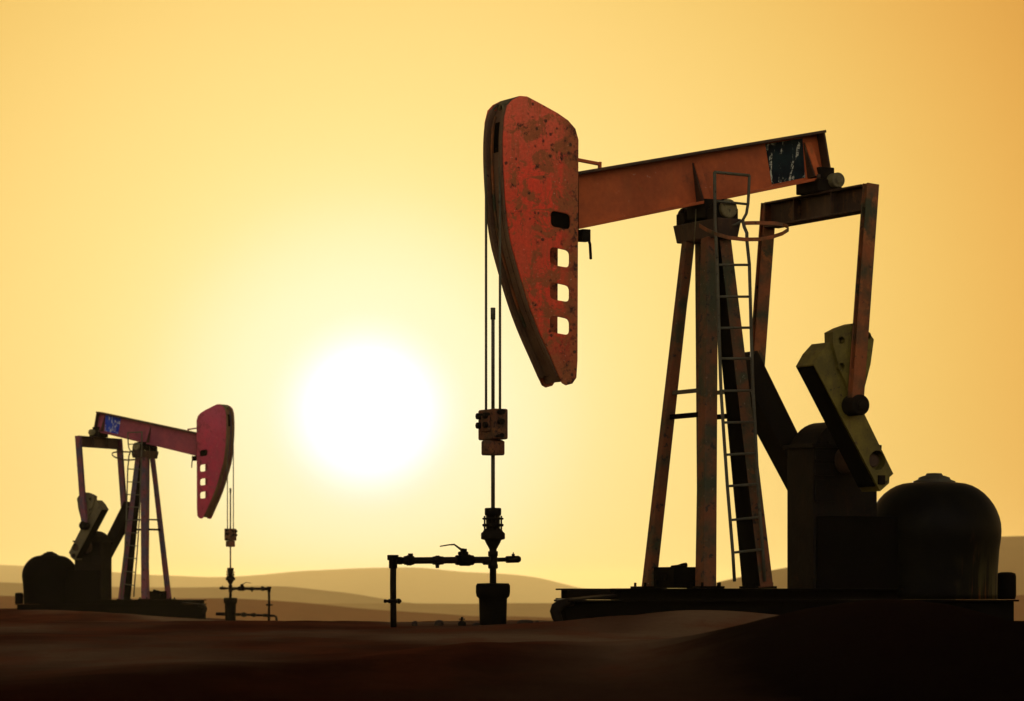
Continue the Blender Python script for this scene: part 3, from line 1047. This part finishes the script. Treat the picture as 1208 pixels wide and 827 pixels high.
# ------------------------------------------------------------------ paint of the two jacks
RED = dict(h1=(0.80, 0.050, 0.018), h2=(0.62, 0.070, 0.026), hf=(0.66, 0.15, 0.075), hr=(0.27, 0.085, 0.024), ra=1.0,
           b1=(0.43, 0.092, 0.020), b2=(0.29, 0.062, 0.015), br=(0.27, 0.09, 0.024),
           p1=(0.165, 0.047, 0.014), p2=(0.034, 0.040, 0.017), pr=(0.13, 0.050, 0.015),
           t1=(0.25, 0.070, 0.018), o1=(0.17, 0.135, 0.018), o2=(0.095, 0.078, 0.012),
           s1=(0.0035, 0.007, 0.012), s2=(0.008, 0.020, 0.024))
CRIM = dict(h1=(0.42, 0.026, 0.060), h2=(0.30, 0.026, 0.062), hf=(0.38, 0.07, 0.125), hr=(0.26, 0.035, 0.060), ra=0.65,
            b1=(0.25, 0.045, 0.062), b2=(0.18, 0.036, 0.060), br=(0.15, 0.04, 0.04),
            p1=(0.16, 0.040, 0.050), p2=(0.055, 0.048, 0.075), pr=(0.12, 0.045, 0.05),
            t1=(0.18, 0.045, 0.060), o1=(0.095, 0.080, 0.035), o2=(0.07, 0.06, 0.03),
            s1=(0.015, 0.030, 0.28), s2=(0.025, 0.06, 0.40))
M1 = paint_set('one', RED)
MIRROR[0] = True
M2 = paint_set('two', CRIM)
MIRROR[0] = False
TANK = tank_mat()

# near jack
jack, fl, nrm = make_pumpjack('big rusty red pumpjack with olive crank weights and a ladder on its post', (OX, D0, PAD), YAW, M1, 'pumpjacks', TANK)
_, UC = make_hanger('bridle cables with rusty carrier bar and polished rod under the big red horsehead', (OX, D0, PAD), YAW, M1, 'rod hangers', fl, nrm)
make_wellhead('dark wellhead in front of the big red pumpjack, lever valve on its side pipe', (OX, D0, PAD), YAW, M1, 'wellheads', UC)

# far jack: the other hand, turned so its head faces the near well
MIRROR[0] = True
D2 = 92.0
YAW2 = R(25.1)
X2 = (171 - CX) / F * D2
Z2 = PAD - 9.8 * D2 / F
make_pumpjack('small distant crimson pumpjack with a blue panel on its beam, the low sun beside it', (X2, D2, Z2), -YAW2, M2, 'pumpjacks', M2['black'], 0.3)
make_hanger('thin cables and carrier bar hanging from the small distant crimson pumpjack', (X2, D2, Z2), -YAW2, M2, 'rod hangers', fl, nrm)
make_wellhead('small distant dark wellhead with two side pipes, below the crimson pumpjack head', (X2, D2, Z2), -YAW2, M2, 'wellheads', UC, True, 30)
MIRROR[0] = False

# ------------------------------------------------------------------ terrain
_rng = np.random.RandomState(11)
_LAT = _rng.rand(64, 64)


def vnoise(x, y):
    xi, yi = np.floor(x).astype(int), np.floor(y).astype(int)
    fx, fy = x - xi, y - yi
    fx, fy = fx * fx * (3 - 2 * fx), fy * fy * (3 - 2 * fy)
    g = lambda a, b: _LAT[a % 64, b % 64]
    return ((g(xi, yi) * (1 - fx) + g(xi + 1, yi) * fx) * (1 - fy) + (g(xi, yi + 1) * (1 - fx) + g(xi + 1, yi + 1) * fx) * fy) - 0.5


def sstep(a, b, x):
    t = np.clip((x - a) / (b - a), 0, 1)
    return t * t * (3 - 2 * t)


def bump(x, y, cx, cy, rx, ry, h, rot=0.0):
    c, s = math.cos(rot), math.sin(rot)
    dx, dy = x - cx, y - cy
    a, b = (dx * c + dy * s) / rx, (-dx * s + dy * c) / ry
    return h * np.exp(-(a * a + b * b))


def height(x, y):
    x, y = np.asarray(x, float), np.asarray(y, float)
    knots_y = [-15000, -900, -200, -40, -14, -11, -8, -3.5, 6, 12, 16, 20, 28, 34, 38, 44, 60, 80, 100, 130, 200, 500, 1500, 15000]
    knots_z = [-40, -20, 10, 15.5, 14.5, 12.5, 8.0, 0.0, 0.0, 0.55, 0.85, 0.98, 1.12, 1.23, 1.27, 1.22, 0.98, 0.80, 0.72, 0.2, -5, -16, -40, -40]  # unseen rise behind the camera, added to shade machine bases and foreground
    h = np.interp(y, knots_y, knots_z)
    # foreground dunes
    h = h + bump(x, y, 2.55, 23.5, 1.25, 3.2, 0.44, 0.15)
    h = h + bump(x, y, 3.6, 27.0, 1.2, 4.0, 0.22)
    h = h + bump(x, y, -0.25, 24.5, 0.95, 2.6, 0.16, -0.2)
    h = h + bump(x, y, -2.2, 22.0, 0.9, 2.5, 0.10)
    h = h + bump(x, y, 2.0, 34.6, 1.5, 1.1, 0.18)          # mound added in place of the mist over the skid base
    h = h + bump(x, y, -10.6, 93.0, 3.6, 6.0, 0.26)        # rise the far jack stands on
    h = h + bump(x, y, -14.2, 97.0, 3.0, 8.0, 0.36)
    far = sstep(130, 400, np.hypot(x, y))
    h = h + far * (vnoise(x / 220 + 3, y / 160 + 7) * 1.6)
    h = h + vnoise(x / 2.6, y / 3.4) * 0.05 + vnoise(x / 0.9 + 11, y / 1.1) * 0.014
    near = 1 - sstep(60, 130, np.hypot(x, y))
    h = h + near * (vnoise(x / 0.33 + 5, y / 0.4 + 2) * 0.010 + 0.007 * np.sin((y + 0.5 * x + 1.4 * vnoise(x / 1.7, y / 1.9)) * 9.0))
    return h


def ground_mat():
    m, t, bs = soil_mat('desert soil')
    co = t.n('ShaderNodeTexCoord').outputs['Object']
    big = t.noise(co, 0.22, 3, 0.5, sc=(1, .45, 1), off=(4.2, 1.5, 0))
    mid = t.noise(co, 0.9, 5, 0.6, sc=(1, .5, 1), off=(0.3, 9.1, 0))
    fine = t.noise(co, 9.0, 5, 0.65)
    grit = t.noise(co, 60.0, 3, 0.7)
    c = t.mix(t.smooth(big, 0.40, 0.60), (0.045, 0.014, 0.007), (0.135, 0.082, 0.043))
    c = t.mix(t.math('MULTIPLY', t.smooth(mid, 0.42, 0.66), 0.6), c, (0.105, 0.026, 0.010))
    # darker soil: near-black over the near right dune, dark red towards the camera
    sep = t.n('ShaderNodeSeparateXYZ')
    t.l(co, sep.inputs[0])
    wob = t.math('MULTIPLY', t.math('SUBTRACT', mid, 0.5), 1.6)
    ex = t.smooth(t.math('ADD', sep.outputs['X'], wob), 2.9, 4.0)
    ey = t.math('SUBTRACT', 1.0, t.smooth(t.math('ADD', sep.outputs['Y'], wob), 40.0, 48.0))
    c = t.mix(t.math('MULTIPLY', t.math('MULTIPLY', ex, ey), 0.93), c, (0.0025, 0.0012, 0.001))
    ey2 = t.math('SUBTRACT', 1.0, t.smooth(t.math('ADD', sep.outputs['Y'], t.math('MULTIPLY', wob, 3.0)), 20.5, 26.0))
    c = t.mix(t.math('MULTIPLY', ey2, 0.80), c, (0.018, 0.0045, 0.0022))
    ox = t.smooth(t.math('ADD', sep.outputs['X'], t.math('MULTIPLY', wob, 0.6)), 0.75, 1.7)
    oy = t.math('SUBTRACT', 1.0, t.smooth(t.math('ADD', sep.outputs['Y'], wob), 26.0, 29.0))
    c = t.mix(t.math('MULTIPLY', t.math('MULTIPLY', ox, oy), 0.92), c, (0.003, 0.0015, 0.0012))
    # open sand far out
    far = t.smooth(sep.outputs['Y'], 110.0, 320.0)
    c = t.mix(far, c, (0.14, 0.055, 0.016))
    hv = t.n('ShaderNodeHueSaturation')
    t.l(t.math('ADD', 0.62, t.math('MULTIPLY', t.math('ADD', fine, grit), 0.38)), hv.inputs['Value'])
    t.l(c, hv.inputs['Color'])
    t.l(hv.outputs[0], bs.inputs['Color'])
    bp = t.n('ShaderNodeBump')
    bp.inputs['Strength'].default_value = 0.8
    bp.inputs['Distance'].default_value = 0.03
    t.l(t.math('ADD', fine, t.math('MULTIPLY', grit, 0.3)), bp.inputs['Height'])
    t.l(bp.outputs[0], bs.inputs['Normal'])
    return m


def build_ground():
    rr = list(np.geomspace(0.6, 14, 26)) + list(np.arange(14.3, 46, 0.16)) + list(np.geomspace(46.5, 130, 110)) + list(np.geomspace(134, 12000, 110))
    aa = list(np.arange(-180, -14, 3.0)) + list(np.arange(-14, 14.001, 0.09)) + list(np.arange(17, 180, 3.0))
    rr, aa = np.array(rr), np.radians(np.array(aa))
    A, Rr = np.meshgrid(aa, rr)
    X, Y = Rr * np.sin(A), Rr * np.cos(A)
    Z = height(X, Y)
    n, m = Z.shape
    vs = np.stack([X.ravel(), Y.ravel(), Z.ravel()], 1).tolist()
    vs.append([0, 0, float(height(0, 0))])
    fs = []
    for i in range(n - 1):
        for j in range(m):
            j2 = (j + 1) % m
            fs.append((i * m + j, i * m + j2, (i + 1) * m + j2, (i + 1) * m + j))
    ce = len(vs) - 1
    for j in range(m):
        fs.append((ce, (j + 1) % m, j))
    me = bpy.data.meshes.new('ground')
    me.from_pydata(vs, [], fs)
    me.polygons.foreach_set('use_smooth', [True] * len(me.polygons))
    bm = bmesh.new(); bm.from_mesh(me)
    bmesh.ops.recalc_face_normals(bm, faces=bm.faces)
    if sum(f.normal.z for f in list(bm.faces)[:200]) < 0:
        bmesh.ops.reverse_faces(bm, faces=bm.faces)
    bm.to_mesh(me); bm.free()
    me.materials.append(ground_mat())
    o = bpy.data.objects.new('ground', me)
    COL.objects.link(o)
    tag(o, kind='structure')
    o['label'] = 'dark wind-blown desert soil with low dunes under both pumpjacks'


build_ground()


def sand_mat(name, c1, c2, sc):
    m, t, bs = soil_mat(name)
    co = t.n('ShaderNodeTexCoord').outputs['Object']
    n1 = t.noise(co, 0.002 * sc, 6, 0.6, sc=(1, .5, 1))
    n2 = t.noise(co, 0.025 * sc, 5, 0.6)
    c = t.mix(t.smooth(n1, 0.35, 0.65), c1, c2)
    c = t.mix(t.math('MULTIPLY', t.smooth(n2, 0.45, 0.7), 0.3), c, tuple(v * .75 for v in c1))
    t.l(c, bs.inputs['Color'])
    return m


def build_hills(label, dist, ridge, depth, mat, seed):
    """a long dune ridge: crest heights across the valley, gentle slopes before and behind."""
    xs_px = np.arange(-2600, 3800, 9.0)
    kx, ky = [p[0] for p in ridge], [p[1] for p in ridge]
    crest = np.interp(xs_px, kx, ky)
    ker = np.hanning(17); ker /= ker.sum()
    crest = np.convolve(np.pad(crest, 8, mode='edge'), ker, mode='valid')
    X = (xs_px - CX) / F * dist
    H = CAM_Z + (HY - crest) / F * dist
    H = H + vnoise(X / (dist * 0.012) + seed, X * 0 + seed) * dist * 0.0004
    nv = 28
    vs, fs = [], []
    for j in range(nv + 1):
        t = j / nv * 2 - 1                     # -1 front foot, 0 crest, 1 back foot
        f = (math.cos(math.pi * t) + 1) / 2
        wob = vnoise(X / (dist * 0.03) + seed * 3, X * 0 + j * 0.35) * 0.22 * f * (1 - f) * 4
        g = np.clip(f + wob * (1 if t < 0 else 0.3), 0, 1.0)
        z = (H + 46.0) * g - 46.0
        yy = dist + depth * t + vnoise(X / (dist * 0.05) + seed, X * 0 + 2.2) * depth * 0.4
        for k in range(len(X)):
            vs.append((float(X[k]), float(yy[k]), float(z[k])))
    m = len(X)
    for j in range(nv):
        for k in range(m - 1):
            fs.append((j * m + k, j * m + k + 1, (j + 1) * m + k + 1, (j + 1) * m + k))
    me = bpy.data.meshes.new('hills')
    me.from_pydata(vs, [], fs)
    me.polygons.foreach_set('use_smooth', [True] * len(me.polygons))
    me.materials.append(mat)
    o = bpy.data.objects.new('hills', me)
    COL.objects.link(o)
    tag(o, kind='structure')
    o['label'] = label
    return o


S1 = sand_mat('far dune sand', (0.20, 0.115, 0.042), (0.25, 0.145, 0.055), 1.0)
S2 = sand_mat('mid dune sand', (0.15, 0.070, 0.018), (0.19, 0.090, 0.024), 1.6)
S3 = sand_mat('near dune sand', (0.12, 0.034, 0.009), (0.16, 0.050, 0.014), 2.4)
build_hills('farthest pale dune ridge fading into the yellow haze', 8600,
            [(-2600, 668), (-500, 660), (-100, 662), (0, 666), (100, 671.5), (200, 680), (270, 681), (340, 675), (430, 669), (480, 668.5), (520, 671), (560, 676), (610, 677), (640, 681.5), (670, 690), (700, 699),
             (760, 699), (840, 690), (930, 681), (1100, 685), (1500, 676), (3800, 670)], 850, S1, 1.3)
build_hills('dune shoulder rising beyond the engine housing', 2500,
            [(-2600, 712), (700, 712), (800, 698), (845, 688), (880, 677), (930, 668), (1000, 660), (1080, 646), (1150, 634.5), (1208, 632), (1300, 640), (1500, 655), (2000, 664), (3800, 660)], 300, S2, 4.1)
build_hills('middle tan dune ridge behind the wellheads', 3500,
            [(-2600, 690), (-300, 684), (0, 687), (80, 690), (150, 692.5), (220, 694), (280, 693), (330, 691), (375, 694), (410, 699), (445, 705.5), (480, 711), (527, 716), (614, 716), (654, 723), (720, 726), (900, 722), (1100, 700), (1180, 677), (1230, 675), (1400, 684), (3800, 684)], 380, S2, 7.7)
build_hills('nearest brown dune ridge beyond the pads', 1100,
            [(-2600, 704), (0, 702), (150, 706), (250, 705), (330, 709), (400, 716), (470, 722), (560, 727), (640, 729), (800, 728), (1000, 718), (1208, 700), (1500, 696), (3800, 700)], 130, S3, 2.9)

# ------------------------------------------------------------------ stones and a pipe stub on the pad
rock_m = worn('pad stone', (0.030, 0.020, 0.014), (0.045, 0.030, 0.02), (0.05, 0.03, 0.018), (0.012, 0.009, 0.007), s=8, rough=0.9)


def stone(px, dist, w, h, seed, label, group='stones on the pad'):
    rnd = random.Random(seed)
    bm = bmesh.new()
    bmesh.ops.create_icosphere(bm, subdivisions=3, radius=1.0)
    dirs = [Vector((rnd.gauss(0, 1), rnd.gauss(0, 1), rnd.gauss(0, 1))).normalized() for _ in range(9)]
    for v in bm.verts:
        d = v.co.normalized()
        r = 1.0
        for q in dirs:
            r = min(r, 0.80 / max(0.2, d.dot(q)) * 0.98) if d.dot(q) > 0.75 else r
        v.co = Vector((d.x * r * w, d.y * r * w * 0.8, d.z * r * h)) * (1 + rnd.uniform(-.03, .03))
    me = bpy.data.meshes.new('stone')
    bm.to_mesh(me); bm.free()
    me.materials.append(rock_m)
    o = bpy.data.objects.new('stone', me)
    COL.objects.link(o)
    x = (px - CX) / F * dist
    o.location = (x, dist, float(height(x, dist)) + h * 0.35)
    o.rotation_euler = (0, 0, rnd.uniform(0, 6))
    tag(o, label, 'stone', group)
    return o


stone(489, 36.6, 0.042, 0.045, 1, 'small blocky stone just past the foot of the near upright pipe')
stone(518, 36.8, 0.065, 0.045, 2, 'rounded low stone between the upright pipe and the valve stub')
stone(562, 36.9, 0.05, 0.03, 6, 'flat little stone between the valve stub and the casing head')
stone(620, 36.6, 0.11, 0.055, 3, 'wide flat stone beside the near casing head')
stone(634, 36.9, 0.045, 0.05, 4, 'knobbly stone on the skid side of the wide flat stone')
stone(662, 36.2, 0.05, 0.04, 5, 'small stone under the bent tow bar of the skid')
# far bits on the crest by the far wellhead
stone(350, 88, 0.10, 0.09, 8, 'lone stone on the crest between the two wellheads')

sx_, sd_ = (545 - CX) / F * 36.8, 36.8
stub = thing('valve_stub', 'short pipe stub with a little cap sticking out of the soil near the casing head', 'pipe stub', (sx_, sd_, float(height(sx_, sd_)) - 0.02), 0)
s_ = MB(); s_.lathe([(0.045, 0), (0.045, 0.055), (0.028, 0.06), (0.028, 0.075), (0.005, 0.076)], (0, 0), 14); s_.build('stub_pipe', M1['dark'], stub)
s_ = MB(); s_.cyl((0, 0, 0.07), (0, 0, 0.115), 0.014, 8); s_.bar((-0.035, 0, 0.09), (0.035, 0, 0.09), 0.014, 0.012); s_.build('stub_cap', M1['dark'], stub)

# ------------------------------------------------------------------ air
hz = bmesh.new()
bmesh.ops.create_cube(hz, size=1.0)
me = bpy.data.meshes.new('haze')
hz.to_mesh(me); hz.free()
haze = bpy.data.objects.new('haze', me)
COL.objects.link(haze)
ZB, ZT = -52.0, 104.0
haze.scale = (34000, 34000, ZT - ZB)
haze.location = (0, 0, (ZT + ZB) / 2)
tag(haze, kind='stuff')
haze['label'] = 'thin golden dust haze lying over the desert'
hm = bpy.data.materials.new('golden haze')
hm.use_nodes = True
ht = hm.node_tree
for nd in list(ht.nodes):
    ht.nodes.remove(nd)
ho = ht.nodes.new('ShaderNodeOutputMaterial')
pv = ht.nodes.new('ShaderNodeVolumePrincipled')
pv.inputs['Color'].default_value = (1.0, 0.84, 0.43, 1)
pv.inputs['Density'].default_value = 0.00007
pv.inputs['Anisotropy'].default_value = 0.45
ht.links.new(pv.outputs[0], ho.inputs['Volume'])
me.materials.append(hm)

# ------------------------------------------------------------------ sky and sun
SUN = Vector(((434 - CX) / F, 1.0, (HY - 487) / F)).normalized()
EL = math.asin(SUN.z)
AZ = math.atan2(SUN.x, SUN.y)
w = bpy.data.worlds.new('World')
scene.world = w
w.use_nodes = True
t = NT(w.node_tree)
for nd in list(w.node_tree.nodes):
    w.node_tree.nodes.remove(nd)
out = t.n('ShaderNodeOutputWorld')
bg = t.n('ShaderNodeBackground')
t.l(bg.outputs[0], out.inputs['Surface'])
sky = t.n('ShaderNodeTexSky', sky_type='NISHITA')
sky.sun_disc = False
sky.sun_elevation = EL
sky.sun_rotation = AZ
sky.dust_density = 6.0
co = t.n('ShaderNodeTexCoord').outputs['Generated']
nv_ = t.n('ShaderNodeVectorMath', operation='NORMALIZE')
t.l(co, nv_.inputs[0])
dt = t.n('ShaderNodeVectorMath', operation='DOT_PRODUCT')
t.l(nv_.outputs[0], dt.inputs[0])
dt.inputs[1].default_value = SUN
deg = t.math('MULTIPLY', t.math('ARCCOSINE', t.math('MINIMUM', dt.outputs['Value'], 0.9999999)), 180 / math.pi)
# dust aureole round the sun, by angle from it (degrees)
ramp = t.n('ShaderNodeValToRGB')
ramp.color_ramp.interpolation = 'B_SPLINE'
PXD = math.degrees(1 / F)
stops = [(0, (255, 255, 252)), (68, (255, 255, 252)), (94, (255, 253, 234)), (120, (255, 248, 206)), (180, (254, 245, 198)), (270, (250, 227, 152)), (380, (248, 218, 137)), (520, (241, 205, 120)),
         (660, (232, 190, 101)), (800, (224, 168, 80)), (930, (212, 149, 62)), (1250, (186, 122, 48))]
TOP = 1250 * PXD
els = ramp.color_ramp.elements
for i, (px, c) in enumerate(stops):
    e = els[i] if i < 2 else els.new(px * PXD / TOP)
    e.position = px * PXD / TOP
    e.color = lin(*c)
els[0].position = 0
t.l(t.math('DIVIDE', deg, TOP, clamp=True), ramp.inputs[0])
# the rest of the dome: bright low band, dusky towards the zenith
sepw = t.n('ShaderNodeSeparateXYZ')
t.l(nv_.outputs[0], sepw.inputs[0])
dome = t.n('ShaderNodeValToRGB')
dome.color_ramp.interpolation = 'EASE'
de = dome.color_ramp.elements
for i, (p, c) in enumerate([(0.0, (0.70, 0.42, 0.16, 1)), (0.17, (0.62, 0.39, 0.17, 1)), (0.31, (0.26, 0.18, 0.10, 1)), (0.52, (0.11, 0.085, 0.06, 1)), (1.0, (0.045, 0.04, 0.035, 1))]):
    e = de[i] if i < 2 else de.new(p)
    e.position = p
    e.color = c
t.l(t.math('MAXIMUM', sepw.outputs['Z'], 0.0), dome.inputs[0])
# low sky opposite the sun paled and boosted, an added fill for front faces
anti = t.smooth(deg, 85.0, 150.0)
dm_ = t.n('ShaderNodeVectorMath', operation='SCALE')
mulw = t.n('ShaderNodeMix', data_type='RGBA', blend_type='MULTIPLY')
mulw.inputs[0].default_value = 1.0
t.l(dome.outputs[0], mulw.inputs[6])
mulw.inputs[7].default_value = (0.90, 1.14, 1.75, 1)
t.l(t.mix(anti, dome.outputs[0], mulw.outputs[2]), dm_.inputs[0])
t.l(t.math('ADD', 1.0, t.math('MULTIPLY', anti, 4.4)), dm_.inputs['Scale'])
c = t.mix(t.smooth(deg, 14.0, 34.0), ramp.outputs[0], dm_.outputs[0])
core = t.math('MULTIPLY', t.math('SUBTRACT', 1.0, t.smooth(deg, 0.5, 1.5)), 0.5)
cv_ = t.n('ShaderNodeVectorMath', operation='SCALE')
cv_.inputs[0].default_value = (1.0, 0.95, 0.85)
t.l(core, cv_.inputs['Scale'])
ca_ = t.n('ShaderNodeVectorMath', operation='ADD')
t.l(c, ca_.inputs[0])
t.l(cv_.outputs[0], ca_.inputs[1])
c = ca_.outputs[0]
# Nishita underneath as the clear-air share
add = t.n('ShaderNodeMix', data_type='RGBA', blend_type='ADD')
add.inputs[0].default_value = 1.0
sc10 = t.n('ShaderNodeVectorMath', operation='SCALE')
t.l(c, sc10.inputs[0])
sc10.inputs['Scale'].default_value = 10.0
nsc = t.n('ShaderNodeVectorMath', operation='MULTIPLY')
t.l(sky.outputs[0], nsc.inputs[0])
nsc.inputs[1].default_value = (0.05, 0.05, 0.04)
t.l(sc10.outputs[0], add.inputs[6])
t.l(nsc.outputs[0], add.inputs[7])
t.l(add.outputs[2], bg.inputs['Color'])
bg.inputs['Strength'].default_value = 0.1

sl = bpy.data.lights.new('sun', 'SUN')
sl.energy = 3.0
sl.angle = R(0.5)
sl.color = (1.0, 0.80, 0.50)
so = bpy.data.objects.new('sun', sl)
COL.objects.link(so)
so.rotation_euler = (-SUN).to_track_quat('-Z', 'Y').to_euler()
so.location = SUN * 60

# ------------------------------------------------------------------ camera
cd = bpy.data.cameras.new('camera')
cd.sensor_width = 36.0
cd.lens = 36.0 * F / 1208.0
cd.shift_y = (HY - 413.5) / 1208.0
cd.clip_start = 0.1
cd.clip_end = 80000
cd.dof.use_dof = True
cd.dof.focus_distance = 38.0
cd.dof.aperture_fstop = 4.5
cam = bpy.data.objects.new('camera', cd)
COL.objects.link(cam)
cam.location = (0, 0, CAM_Z)
cam.rotation_euler = (R(90), 0, 0)
scene.camera = cam

scene.view_settings.view_transform = 'Standard'
scene.view_settings.look = 'None'
scene.view_settings.exposure = 0
scene.view_settings.gamma = 1
scene.view_settings.use_curve_mapping = False
scene.render.engine = 'CYCLES'
scene.cycles.use_denoising = True
scene.cycles.max_bounces = 6
scene.cycles.volume_bounces = 0
scene.cycles.sample_clamp_indirect = 4
